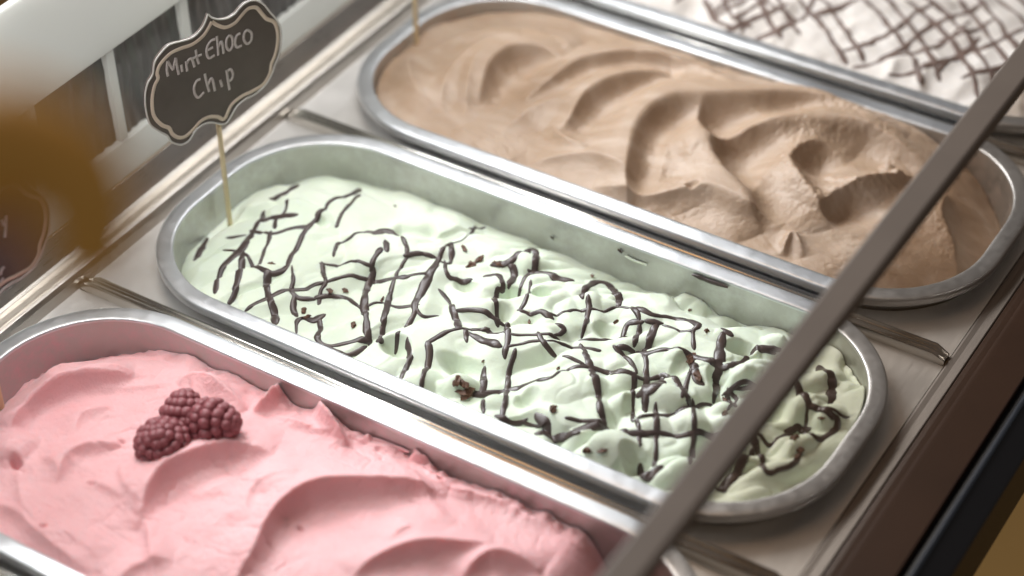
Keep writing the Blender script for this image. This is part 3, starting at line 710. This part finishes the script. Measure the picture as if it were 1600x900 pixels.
SIGN = {"base":[-160.7,-1.2,-17.5],"ang":72.26,"outer":[[1.1,122.2],[2.8,119.4],[6.7,116.8],[11.3,115.6],[15.2,116.3],[18.3,118.3],[22.3,119.6],[27.0,118.6],[31.3,114.5],[34.1,109.3],[37.2,104.0],[38.9,98.3],[38.6,92.2],[36.8,84.7],[33.7,79.7],[31.8,76.1],[27.3,71.2],[21.0,68.6],[15.0,68.3],[9.9,66.2],[5.9,62.1],[3.3,59.8],[0.3,60.5],[-5.1,64.0],[-9.8,64.9],[-13.9,63.4],[-18.3,59.5],[-23.0,59.6],[-27.3,63.3],[-29.0,67.6],[-32.6,71.7],[-36.5,77.0],[-37.7,82.4],[-37.8,89.1],[-36.8,95.4],[-34.7,100.1],[-31.6,103.4],[-29.7,109.0],[-25.4,112.8],[-20.6,114.8],[-14.2,113.9],[-8.7,113.4],[-3.8,115.5],[-1.0,118.5]],"inner":[[2.6,117.3],[5.0,114.4],[9.3,111.3],[14.6,111.4],[18.7,113.9],[22.8,115.9],[27.0,114.7],[29.4,110.8],[31.9,106.5],[35.9,102.9],[37.2,97.1],[36.5,90.7],[34.3,84.8],[31.9,81.0],[30.4,76.2],[25.9,71.8],[19.3,70.8],[13.4,70.6],[7.2,68.4],[2.5,62.6],[-1.0,65.3],[-5.6,67.4],[-10.4,67.2],[-14.6,64.7],[-19.7,62.7],[-23.4,63.9],[-26.2,67.2],[-27.5,71.3],[-31.2,75.0],[-34.3,81.8],[-33.9,90.2],[-31.6,96.8],[-29.2,100.0],[-29.2,103.2],[-26.8,106.9],[-21.3,110.0],[-15.7,110.4],[-9.2,109.9],[-3.4,111.6],[0.0,114.3]],"text":[[[-24.0,98.9],[-24.0,102.8],[-23.0,107.0]],
[[-23.0,106.9],[-22.0,103.8],[-20.9,101.0]],
[[-20.9,101.0],[-19.8,103.8],[-18.6,106.8]],
[[-18.6,106.6],[-18.6,101.8],[-18.3,97.3]],
[[-16.3,102.0],[-16.3,98.0]],
[[-13.7,97.1],[-13.6,102.7]],
[[-13.7,100.6],[-12.1,102.7],[-10.6,102.6],[-10.1,100.9],[-9.6,97.6]],
[[-7.8,106.5],[-7.7,102.2],[-7.1,98.3]],
[[-10.1,102.5],[-5.1,102.5]],
[[3.1,107.4],[0.8,107.5],[-1.6,105.2],[-2.3,101.7],[-1.3,98.9],[1.7,99.2]],
[[-1.7,103.4],[1.4,103.7]],
[[4.2,108.8],[4.1,103.7],[3.7,98.3]],
[[4.1,102.3],[5.9,104.8],[6.6,103.1],[6.7,98.0]],
[[11.1,106.3],[9.2,104.8],[8.6,100.8],[10.0,98.3],[11.8,99.9],[12.3,103.9],[11.1,106.3]],
[[16.8,104.8],[14.7,104.3],[13.5,101.1],[14.1,98.2],[16.8,98.0]],
[[21.0,105.1],[19.0,103.9],[18.4,100.5],[20.0,97.6],[22.2,98.5],[22.9,102.2],[21.0,105.1]],
[[-7.5,89.8],[-9.6,89.7],[-11.4,86.7],[-11.3,82.8],[-9.7,80.5],[-6.5,82.1]],
[[-4.8,91.9],[-4.4,86.4],[-3.7,81.1]],
[[-3.8,85.2],[-1.9,87.7],[-1.0,85.9],[-0.6,80.1]],
[[2.9,84.9],[3.5,80.7]],
[[7.1,88.6],[7.1,83.2],[7.3,77.2]],
[[7.1,87.6],[9.3,87.9],[10.2,84.7],[8.9,82.2],[7.0,82.5]]],"top":[1.2,58.8],"base2":[-161.0,-163.5,-17.0],"base3":[-160.0,163.7,-8.0],"text2":[[[17.9,101.5],[18.1,98.0]],
[[20.2,102.4],[18.8,96.7],[17.5,92.1]],
[[14.4,78.1],[13.0,77.1],[11.9,74.9]],
[[13.0,72.8],[11.1,71.0]]],"edge2":[[20.2,114.2],[25.3,105.2],[27.3,80.7],[8.9,58.6]]}
SMEARS = [
    ('chocolate_smear', 0, [(62, -2.6), (70, -3.0), (81, -2.4)], 2.3, 'choc', 'dark chocolate smear high on the wall of the mint tub'),
    ('ice_cream_smear', 0, [(26, -6.4), (31, -7.2), (38, -7.0)], 1.2, 'mint', 'pale streak on the bare wall of the mint tub'),
    ('chocolate_speck', 0, [(22, -4.2), (24.4, -5.4)], 1.3, 'choc', 'tiny chocolate speck beside the pale streak in the mint tub'),
    ('chocolate_speck', 0, [(-15.4, -11.6), (-13.6, -12.6)], 1.0, 'choc', 'tiny chocolate speck just above the far edge of the mint ice cream'),
    ('ice_cream_smear', -1, [(-14, -13.5), (-4, -11.5), (6, -10.5), (15, -8.5)], 4.6, 'berry', 'broad pink smear along the wall of the pink tub'),
    ('ice_cream_smear', -1, [(17.5, -6.0), (20.5, -7.6), (23.5, -10.0)], 2.6, 'berry', 'small pink dab on the wall, right of the broad pink smear'),
    ('ice_cream_smear', -1, [(-128, -24), (-124, -27), (-120, -33)], 1.0, 'berry', 'thin pink hair of ice cream on the wall behind the raspberries'),
]


# ---------------------------------------------------------------- the setting
fl = mesh_obj('floor', [(-3000, -3000, -900), (3000, -3000, -900), (3000, 3000, -900), (-3000, 3000, -900)], [(0, 1, 2, 3)], M['floor'])
tag(fl, kind='structure')
wl = box('light_leak_block', -186, 190, -520, 620, -135, -120, M['dark']); tag(wl, kind='structure')  # unseen dark slab added under the tubs to stop light leaks

YA, YB = -520, 620
rail = thing('rear_rail', (-196, 0, -8), 'ribbed steel rail with a bright crest running along behind the tubs', 'rail')
extrude_y('crest', [(9, -20), (9, -4), (8.2, 1.5), (7.0, 3.8), (5.4, 4.2), (3.6, 3.4), (1.5, 2.0), (-4, -.6), (-8, -1.6), (-8, -20)], YA, YB, M['rail'], rail)
extrude_y('groove_face', [(-8.2, -20), (-8.2, -1.8), (-10, -1.2), (-12.5, 2.5), (-17.4, 8), (-17.6, 8), (-17.6, -20)], YA, YB, M['rail'], rail)

# rear panel: off-white frame with dark panes of wavy ribbed glass
pan_el = thing('back_screen', (-214, 0, 0), 'off-white back screen with a row of dark ribbed windows', 'screen')
box('bottom_rail', -5, 0, YA, YB, 0.2, 20.4, M['panel'], pan_el, .6)
box('top_rail', -5, 0, YA, YB, 72.3, 127, M['panel'], pan_el, .8)
nwin = 0
for i in range(-7, 11):
    y0, y1 = -10 + 55 * i, 39.3 + 55 * i
    box('mullion', -4.6, -.3, y1 + .05, y0 + 55 - .05, 20.4, 72.3, M['panel'], pan_el, .4)
    nu, nv = 90, 10
    v, f = [], []
    ph = i * 1.7
    for b_ in range(nv + 1):
        for a in range(nu + 1):
            y = y0 + (y1 - y0) * a / nu; z = 20.4 + 51.9 * b_ / nv
            q = (y - y0) / 7.4 + .18 * math.sin(z * .21 + ph) + .1 * math.sin(z * .5 + a * .2)
            v.append((-3.4 + .45 * math.sin(q * 2 * math.pi) + .3 * math.sin(q * 3.3 + ph), y, z))
    for b_ in range(nv):
        for a in range(nu):
            k = b_ * (nu + 1) + a
            f.append((k, k + 1, k + nu + 2, k + nu + 1))
    mesh_obj('ribbed_pane', v, f, M['dark_pane'], pan_el)

# steel surrounds, one per tub
NOTE = {-1: 'pink', 0: 'mint green', 1: 'brown', 2: 'white'}


def surround(k):
    t = thing('tub_surround', (k * SKEW, k * PITCH, -12), 'flat steel surround plate round the %s ice cream tub' % NOTE[k], 'plate', 'steel plates the tubs sit in')
    n = 40
    inn = outline(2.2, n)
    X0, X1, Y = -187 - k * SKEW, 184.5 - k * SKEW, PITCH / 2 - 3.6
    out = []
    for x, y in inn:
        s = min((X1 if x > 0 else X0) / x if abs(x) > 1e-6 else 1e9, Y / abs(y) if abs(y) > 1e-6 else 1e9)
        out.append((x * s, y * s))
    mids = [(a[0] * .5 + b_[0] * .5, a[1] * .5 + b_[1] * .5) for a, b_ in zip(inn, out)]
    rings = [[(x, y, -9) for x, y in inn], [(x, y, -.5) for x, y in inn], [(x * 1.003, y * 1.004, 0) for x, y in inn], [(x, y, 0) for x, y in mids], [(x, y, 0) for x, y in out], [(x, y, -2) for x, y in out]]
    # exact corners
    for ring in rings[4:]:
        for cx, cy in ((X1, Y), (X0, Y), (X0, -Y), (X1, -Y)):
            j = min(range(len(ring)), key=lambda q: (ring[q][0] - cx) ** 2 + (ring[q][1] - cy) ** 2)
            ring[j] = (cx, cy, ring[j][2])
    v = [p for r in rings for p in r]
    m_ = 4 * n
    f = [(i * m_ + q, (i + 1) * m_ + q, (i + 1) * m_ + (q + 1) % m_, i * m_ + (q + 1) % m_) for i in range(len(rings) - 1) for q in range(m_)]
    o = mesh_obj('plate', v, f, M['plate'], t)
    md = o.modifiers.new('split', 'EDGE_SPLIT'); md.split_angle = math.radians(35)
    return t


def divider(j, label):
    """folded strip with two rounded edges lying over the joint between two surrounds"""
    t = thing('divider_strip', ((j + .5) * SKEW, (j + .5) * PITCH, -12), label, 'strip', 'divider strips between the tubs')
    prof = [(-3.7, 0)]
    for a in range(7): th = math.pi - a * math.pi / 6; prof.append((-2.1 + 1.6 * math.cos(th), 4.8 + 1.6 * math.sin(th)))
    prof += [(-.3, 4.6), (.3, 4.6)]
    for a in range(7): th = math.pi - a * math.pi / 6; prof.append((2.1 + 1.6 * math.cos(th), 4.8 + 1.6 * math.sin(th)))
    prof.append((3.7, 0))
    x0, x1 = -186.6 - (j + .5) * SKEW, 184.2 - (j + .5) * SKEW
    v, f = [], []
    n = len(prof)
    xs = [x0, x0 + 8, x1 - 6, x1]
    for i, x in enumerate(xs):
        s = .45 if i in (0, 3) else 1
        v += [(x, y * (.8 + .2 * s), z * s) for y, z in prof]
    for i in range(3):
        for q in range(n - 1):
            f.append((i * n + q, i * n + q + 1, (i + 1) * n + q + 1, (i + 1) * n + q))
    f += [tuple(range(n)), tuple(range(3 * n, 4 * n))[::-1]]
    o = mesh_obj('strip', v, f, M['strip'], t)
    md = o.modifiers.new('split', 'EDGE_SPLIT'); md.split_angle = math.radians(50)
    return t


for k in (-1, 0, 1, 2): surround(k)
divider(-2, 'divider strip in the bottom corner, on the near side of the pink tub')
divider(-1, 'steel divider strip between the pink tub and the mint tub')
divider(0, 'steel divider strip between the mint tub and the brown tub')
divider(1, 'steel divider strip between the brown tub and the white tub')

# front of the case
fr = thing('front_rail', (188, 0, -12), 'dull grey steel rail along the front ends of the tubs', 'rail')
extrude_y('rail', [(-3.2, -14), (-3.2, .4), (-2.4, 1.2), (.5, 1.4), (4.6, 2.6), (5.2, 2.4), (5.2, -14)], YA, YB, M['dull'], fr)
le = thing('front_ledge', (207, 0, -14), 'dark brown front ledge with a black gasket along its edge', 'ledge')
extrude_y('board', [(-13.5, -16), (-13.5, 4.4), (-11, 5), (12, 7), (12.4, 6.6), (12.4, -16)], YA, YB, M['ledge'], le)
extrude_y('gasket', [(12.6, -30), (12.6, 4), (16.5, 5.4), (17.5, 5.4), (21, 4.6), (29, 3), (30, 2), (30, -30)], YA, YB, M['gasket'], le)
extrude_y('highlight_bead', [(15.9, 5.3), (16.1, 6.2), (17.2, 6.8), (18.3, 6.4), (18.6, 5.3)], YA, YB, M['highlight_bead'], le)


# ---------------------------------------------------------------- tubs
WALL = {-1: 'wall_berry', 0: 'wall_mint', 1: 'wall_mocha', 2: 'wall_white'}


def tub(k):
    t = thing('ice_cream_tub', (k * SKEW, k * PITCH, 0), 'oblong steel tub holding the %s ice cream' % NOTE[k], 'tub', 'steel ice cream tubs in a row')
    lathe_outline('basin', [(-30, -112), (-12, -110), (-7.5, -102), (-3.2, -55), (-1.3, -22), (-.5, -8), (-.1, -2.4), (.05, -1.6)], M[WALL[k]], t)
    lathe_outline('rim', [(.05, -1.6), (.12, -.8), (.35, -.25), (.8, -.05), (2.2, 0), (5, 0), (7.6, -.05), (8.3, -.25), (8.7, -.8), (8.8, -1.6), (8.6, -4.0), (8.2, -5.0), (7.6, -5.2), (7.2, -4.8), (7.0, -3), (2.2, -3), (1.7, -14)], M['rim'], t, 40, .10)
    return t


for k in (-1, 0, 1, 2): tub(k)


# ---------------------------------------------------------------- ice cream
def half_width(y, inset):
    hy = PAN_W / 2 - PAN_R; r = PAN_R - inset
    a = max(0.0, abs(y) - hy)
    return PAN_L / 2 - PAN_R + math.sqrt(max(r * r - a * a, 0))


def ice_cream(kind, k, material, nu, nv, label):
    ins = 1.15
    ymax = PAN_W / 2 - ins
    ys = ymax * np.sin(np.linspace(-1, 1, nv) * math.pi / 2 * .999) * .35 + .65 * np.linspace(-ymax, ymax, nv)
    us = np.linspace(-1, 1, nu)
    xl = np.array([half_width(y, ins) for y in ys])
    X = us[None, :] * xl[:, None]; Y = np.repeat(ys[:, None], nu, 1)
    H = height(kind, X, Y)
    v = np.stack([X, Y, H], -1).reshape(-1, 3).tolist()
    f = [(j * nu + i, j * nu + i + 1, (j + 1) * nu + i + 1, (j + 1) * nu + i) for j in range(nv - 1) for i in range(nu - 1)]
    # skirt down the wall
    ring = [i for i in range(nu)] + [j * nu + nu - 1 for j in range(1, nv)] + [(nv - 1) * nu + i for i in range(nu - 2, -1, -1)] + [j * nu for j in range(nv - 2, 0, -1)]
    b0 = len(v)
    for q in ring: v.append([v[q][0] * .97, v[q][1] * .95, -60])
    m_ = len(ring)
    f += [(ring[q], b0 + q, b0 + (q + 1) % m_, ring[(q + 1) % m_]) for q in range(m_)]
    o = mesh_obj('ice_cream', v, f, material, None, loc=(k * SKEW, k * PITCH, 0))
    return tag(o, label, 'ice cream', 'ice cream filling the tubs')


ice_cream('berry', -1, M['berry'], 470, 200, 'smooth pink ice cream with spatula folds and three raspberries on it')
ice_cream('mint', 0, M['mint'], 500, 210, 'lumpy pale mint green ice cream under dark chocolate lines')
ice_cream('mocha', 1, M['mocha'], 440, 190, 'light brown ice cream swirled into deep soft folds')
ice_cream('vanilla', 2, M['white'], 330, 130, 'white ice cream criss-crossed with chocolate, in the far corner')


# ---------------------------------------------------------------- chocolate
def ribbon(name, kind, pts, width, material, parent, rise=.22, taper=.3, reach=2.0):
    P0 = np.array(pts, float)
    if reach:
        e0, e1 = P0[0] - P0[1], P0[-1] - P0[-2]
        P0[0] += e0 / (np.linalg.norm(e0) + 1e-6) * reach; P0[-1] += e1 / (np.linalg.norm(e1) + 1e-6) * reach
    width = min(width * 1.15 + .75, 5)
    L = smooth_line(P0, .8)
    n = len(L)
    T = np.gradient(L, axis=0); T /= np.linalg.norm(T, axis=1)[:, None] + 1e-9
    N = np.stack([-T[:, 1], T[:, 0]], 1)
    t = np.linspace(0, 1, n)
    s0 = random.random() * 90
    wv = width * .5 * (1 + .42 * vnoise(t * n * .075 + s0, t * 0 + .5) + .15 * vnoise(t * n * .2 + s0, t * 0 + 6.5))
    d = np.minimum(np.arange(n), np.arange(n)[::-1]).astype(float)
    wv = wv * (taper + (1 - taper) * np.sqrt(np.clip(d / max(1.5, width * 1.3), 0, 1)))
    L = L + N * (.28 * vnoise(t * n * .13 + s0, t * 0 + 8.5))[:, None]
    K = 8
    v = []
    for a in range(K + 1):
        th = math.pi * a / K
        off = L + N * (np.cos(th) * wv)[:, None]
        v.append((off, -.6 + (.6 + rise * wv + .12) * math.sin(th) ** .8))
    P = np.stack([a for a, _ in v], 1)                       # n, K+1, 2
    Z = height(kind, P[..., 0], P[..., 1])
    Z = .35 * Z + .65 * Z[:, K // 2:K // 2 + 1]
    lift = np.stack([b_ for _, b_ in v], 1)
    V = np.concatenate([P, (Z + lift)[..., None]], -1)
    f = [(i * (K + 1) + a, (i + 1) * (K + 1) + a, (i + 1) * (K + 1) + a + 1, i * (K + 1) + a + 1) for i in range(n - 1) for a in range(K)]
    f += [tuple(range(K + 1)), tuple(range((n - 1) * (K + 1), n * (K + 1)))[::-1]]
    return mesh_obj(name, V.reshape(-1, 3).tolist(), f, material, parent)


dz = thing('chocolate_drizzle', (0, 0, 0), 'dark chocolate lines drizzled in a grid over the mint green ice cream', 'chocolate sauce', 'chocolate drizzles on the ice cream')
for wd, pts in STRANDS: ribbon('strand', 'mint', pts, wd, M['choc'], dz)
dw = thing('chocolate_drizzle', (2 * SKEW, 2 * PITCH, 0), 'thin brown chocolate lattice over the white ice cream', 'chocolate sauce', 'chocolate drizzles on the ice cream')
for wd, pts in STRANDS_WHITE: ribbon('strand', 'vanilla', pts, wd, M['choc_pale'], dw)
rs = random.Random(5)
for i in range(14):                                          # the lattice goes on beyond the picture
    x = -150 + i * 21 + rs.uniform(-4, 4)
    if x < 10: ribbon('strand', 'vanilla', [(x, -54), (x + 6, -20), (x - 4, 15), (x + 5, 54)], 2.6, M['choc_pale'], dw)
for i in range(3):
    y = -34 + i * 32
    ribbon('strand', 'vanilla', [(-150, y + 4), (-90, y - 5), (-40, y + 5), (0, y)], 2.6, M['choc_pale'], dw)


def flake(s, x, y, name='chocolate_flake'):
    bm = bmesh.new(); bmesh.ops.create_icosphere(bm, subdivisions=2, radius=1)
    sx, sy, sz = s * rs.uniform(.5, .8), s * rs.uniform(.28, .5), s * rs.uniform(.2, .35)
    a = rs.uniform(0, 3.1)
    for vv in bm.verts:
        c = vv.co; q = 1 + .45 * rs.uniform(-1, 1)
        X, Y, Z = c.x * sx * q, c.y * sy * q, c.z * sz * q
        vv.co = Vector((X * math.cos(a) - Y * math.sin(a), X * math.sin(a) + Y * math.cos(a), Z)) * MM
    me = bpy.data.meshes.new(name); bm.to_mesh(me); bm.free(); me.materials.append(M['chip'])
    o = bpy.data.objects.new(name, me); COL.objects.link(o)
    o.location = (x * MM, y * MM, (float(height('mint', x, y)) + sz * .35) * MM)
    return o


for i, (s, x, y) in enumerate(CHIPS):
    clump = 20 <= i <= 23
    tag(flake(s, x, y), 'brown nutty flake in the clump by the near edge of the mint ice cream' if clump else 'small rough brown chocolate flake lying on the mint ice cream', 'chocolate flake',
        'clump of flakes by the near edge of the mint tub' if clump else 'chocolate flakes on the mint ice cream')


# ---------------------------------------------------------------- smears on the tub walls
def wall_smear(name, k, pts_x, z, width, material, label, cat, side=1):
    """a thin streak on the far long wall of tub k"""
    y = PAN_W / 2 - .55
    L = smooth_line([(x, zz) for x, zz in pts_x], 1.0)
    n = len(L); v, f = [], []
    K = 6
    for i, (x, zz) in enumerate(L):
        wv = width * .5 * math.sqrt(max(.04, math.sin(math.pi * (i + .5) / n))) * (1 + .3 * float(vnoise(np.array(i * .4), np.array(z))))
        yy = y + zz * .055
        for a in range(K + 1):
            th = math.pi * a / K
            v.append((x, yy - .2 - .7 * math.sin(th), zz + math.cos(th) * wv))
    f = [(i * (K + 1) + a, (i + 1) * (K + 1) + a, (i + 1) * (K + 1) + a + 1, i * (K + 1) + a + 1) for i in range(n - 1) for a in range(K)]
    o = mesh_obj(name, v, f, material, None, loc=(k * SKEW, k * PITCH, 0))
    return tag(o, label, cat)


for a in SMEARS: wall_smear(a[0], a[1], a[2], 1.0, a[3], M[a[4]], a[5], 'smear')


# ---------------------------------------------------------------- raspberries
dr_me = None


def raspberry(loc, size, axis, label):
    global dr_me
    t = thing('raspberry', loc, label, 'raspberry', 'raspberries on the pink ice cream')
    L, R = size
    bm = bmesh.new(); bmesh.ops.create_icosphere(bm, subdivisions=3, radius=1)
    rot = Vector((0, 0, 1)).rotation_difference(Vector(axis)).to_matrix()
    for vv in bm.verts:
        c = vv.co; k = 1 - .18 * max(c.z, 0)
        vv.co = (rot @ Vector((c.x * (R - 2.1) * k, c.y * (R - 2.1) * k, c.z * (L - 2.1)))) * MM
    me = bpy.data.meshes.new('core'); bm.to_mesh(me); bm.free(); me.materials.append(M['core'])
    o = bpy.data.objects.new('core', me); COL.objects.link(o); o.parent = t
    if dr_me is None:
        bm = bmesh.new(); bmesh.ops.create_icosphere(bm, subdivisions=2, radius=1)
        dr_me = bpy.data.meshes.new('drupelet'); bm.to_mesh(dr_me); bm.free(); dr_me.materials.append(M['drupe'])
        dr_me.polygons.foreach_set('use_smooth', [True] * len(dr_me.polygons))
    rows = 7
    for i in range(rows):
        ph = math.radians(8 + 150 * i / (rows - 1))
        z, rr = math.cos(ph), math.sin(ph)
        k = 1 - .18 * max(z, 0)
        n = max(1, int(round(2 * math.pi * rr * (R - 1) / 4.4)))
        if i == 0: n = 4; rr = .22
        for j in range(n):
            a = 2 * math.pi * (j + .5 * (i % 2)) / n + rs.uniform(-.08, .08)
            p = rot @ Vector((math.cos(a) * rr * (R - 2.1) * k, math.sin(a) * rr * (R - 2.1) * k, z * (L - 2.1)))
            d = bpy.data.objects.new('drupelet', dr_me); COL.objects.link(d); d.parent = t
            d.location = p * MM
            s = rs.uniform(2.4, 2.9) * MM
            d.scale = (s * rs.uniform(.95, 1.1), s * rs.uniform(.9, 1.05), s * .85)
            d.rotation_euler = p.to_track_quat('Z', 'Y').to_euler()
    return t


(x1, y1, z1), (x2, y2, z2), (x3, y3, z3) = BERRIES
raspberry((x1, y1, z1), (12.6, 12.9), (.10, -.30, .95), 'nearest round raspberry standing upright on the pink ice cream')
raspberry((x2, y2, z2), (13.6, 11.2), (.93, .20, .2), 'raspberry lying on its side, rightmost of the three on the pink ice cream')
raspberry((x3, y3, z3), (11.5, 11.0), (-.3, .6, .7), 'raspberry half hidden behind the other two on the pink ice cream')


# ---------------------------------------------------------------- flavour signs
def flat_ribbon(pts, width, y0, thick, closed=False, step=1.0):
    P = list(pts)
    L = smooth_line(P + ([P[0]] if closed else []), step)
    T = np.gradient(L, axis=0); T /= np.linalg.norm(T, axis=1)[:, None] + 1e-9
    N = np.stack([-T[:, 1], T[:, 0]], 1)
    n = len(L); v, f = [], []
    for i in range(n):
        for s, yy in ((-1, y0), (-.8, y0 - thick), (.8, y0 - thick), (1, y0)):
            q = L[i] + N[i] * s * width / 2
            v.append((q[0], yy, q[1]))
    for i in range(n - 1):
        for a in range(3):
            f.append((i * 4 + a, i * 4 + a + 1, (i + 1) * 4 + a + 1, (i + 1) * 4 + a))
    return v, f


def sign(base, text, label, group='flavour signs on sticks', stick_top=None):
    """local x runs along the board, local -y faces the customer"""
    t = thing('flavour_sign', base, label, 'sign', group, SIGN['ang'])
    top = SIGN['top'][1]
    o2 = smooth_line(SIGN['outer'] + [SIGN['outer'][0]], 2.0)[:-1]
    n = len(o2)
    v = [(x, yy, z) for yy in (-.9, .9) for x, z in o2]
    cx, cz = o2.mean(0)
    f = [tuple(range(n)), tuple(range(2 * n - 1, n - 1, -1))] + [(i, n + i, n + (i + 1) % n, (i + 1) % n) for i in range(n)]
    b_ = mesh_obj('board', v, f, M['board'], t, smooth=False); bevel(b_, .35, 2)
    vv, ff = flat_ribbon(SIGN['outer'], .9, -.95, .35, True); mesh_obj('edging', vv, ff, M['edge'], t)
    vv, ff = flat_ribbon(SIGN['inner'], 1.9, -.95, .15, True); mesh_obj('border', vv, ff, M['border'], t)
    V, Fc = [], []
    for s in text:
        vv, ff = flat_ribbon(s, 1.35, -.95, .18, False, .6)
        Fc += [tuple(i + len(V) for i in q) for q in ff]; V += vv
    if V: mesh_obj('lettering', V, Fc, M['chalk'], t)
    r = 1.45
    v, f = [], []
    for i, (z, x) in enumerate(((-14, -.4), (top * .5, .2), (top + 22, SIGN['top'][0]))):
        for a in range(8):
            v.append((x + r * math.cos(a * math.pi / 4), 2.4 + r * .8 * math.sin(a * math.pi / 4), z))
    for i in range(2):
        for a in range(8): f.append((i * 8 + a, i * 8 + (a + 1) % 8, i * 8 + 8 + (a + 1) % 8, i * 8 + 8 + a))
    f += [tuple(range(8))[::-1], tuple(range(16, 24))]
    mesh_obj('stick', v, f, M['wood'], t)
    return t


sign(SIGN['base'], SIGN['text'], 'dark scalloped sign reading Mint Choco Chip, on a stick in the mint tub')
sign(SIGN['base2'], SIGN['text2'], 'dark scalloped sign cut off by the left edge, on a stick in the pink tub')
sign(SIGN['base3'], [], 'sign whose pale stick stands in the brown ice cream')

# ---------------------------------------------------------------- front glass with its bar
gg = thing('glass_guard', (178.5, 0, 112), 'tinted front glass topped by a dark brown bar crossing the picture', 'glass guard')
bx = box('bar', -6.2, 6.4, YA, YB, -4, 4, M['bar'], gg, 1.2)
extrude_y('glass_pane', [(3.0, -4.2), (0, -4.2), (18, -118), (21, -118)], YA, YB, M['glass'], gg, smooth=False)

# ---------------------------------------------------------------- amber shape of unknown kind close to the lens
am = thing('amber_shape', (163, -457, -12), 'amber brown shape out of focus close to the lens at the upper left', 'fitting')


def tube(name, path, material, parent, base):
    L = smooth_line([q[:3] for q in path], 3.0)
    key = np.array([q[3] for q in path]); rr = np.interp(np.linspace(0, 1, len(L)), np.linspace(0, 1, len(key)), key)
    v, f, K = [], [], 14
    for i, q in enumerate(L):
        T = Vector(L[min(i + 1, len(L) - 1)] - L[max(i - 1, 0)]).normalized()
        A = T.cross(Vector((.3, .5, .81))).normalized(); B_ = T.cross(A)
        for a in range(K):
            c = Vector(q) + (A * math.cos(2 * math.pi * a / K) + B_ * math.sin(2 * math.pi * a / K)) * float(rr[i])
            v.append((c.x - base[0], c.y - base[1], c.z - base[2]))
    n = len(L)
    f = [(i * K + a, i * K + (a + 1) % K, (i + 1) * K + (a + 1) % K, (i + 1) * K + a) for i in range(n - 1) for a in range(K)]
    f += [tuple(range(K))[::-1], tuple(range((n - 1) * K, n * K))]
    return mesh_obj(name, v, f, material, parent)


AB = (163, -457, -12)
tube('arm', [(171.0, -456.3, 437.5, 9.5), (198.5, -439.1, 436.8, 9.8), (207.0, -434.1, 436.2, 10.5), (212.5, -432.6, 434.1, 11.0), (216.6, -434.2, 429.9, 9.2), (218.7, -437.3, 425.4, 7.6), (220.3, -440.4, 421.2, 6.0)], M['amber'], am, AB)
tube('post', [(166.9, -453.6, 435.1, 10.4), (162.9, -456.6, 421.1, 8.5), (162.9, -456.6, 250, 7.0), (162.9, -456.6, -12, 6.0)], M['amber'], am, AB)
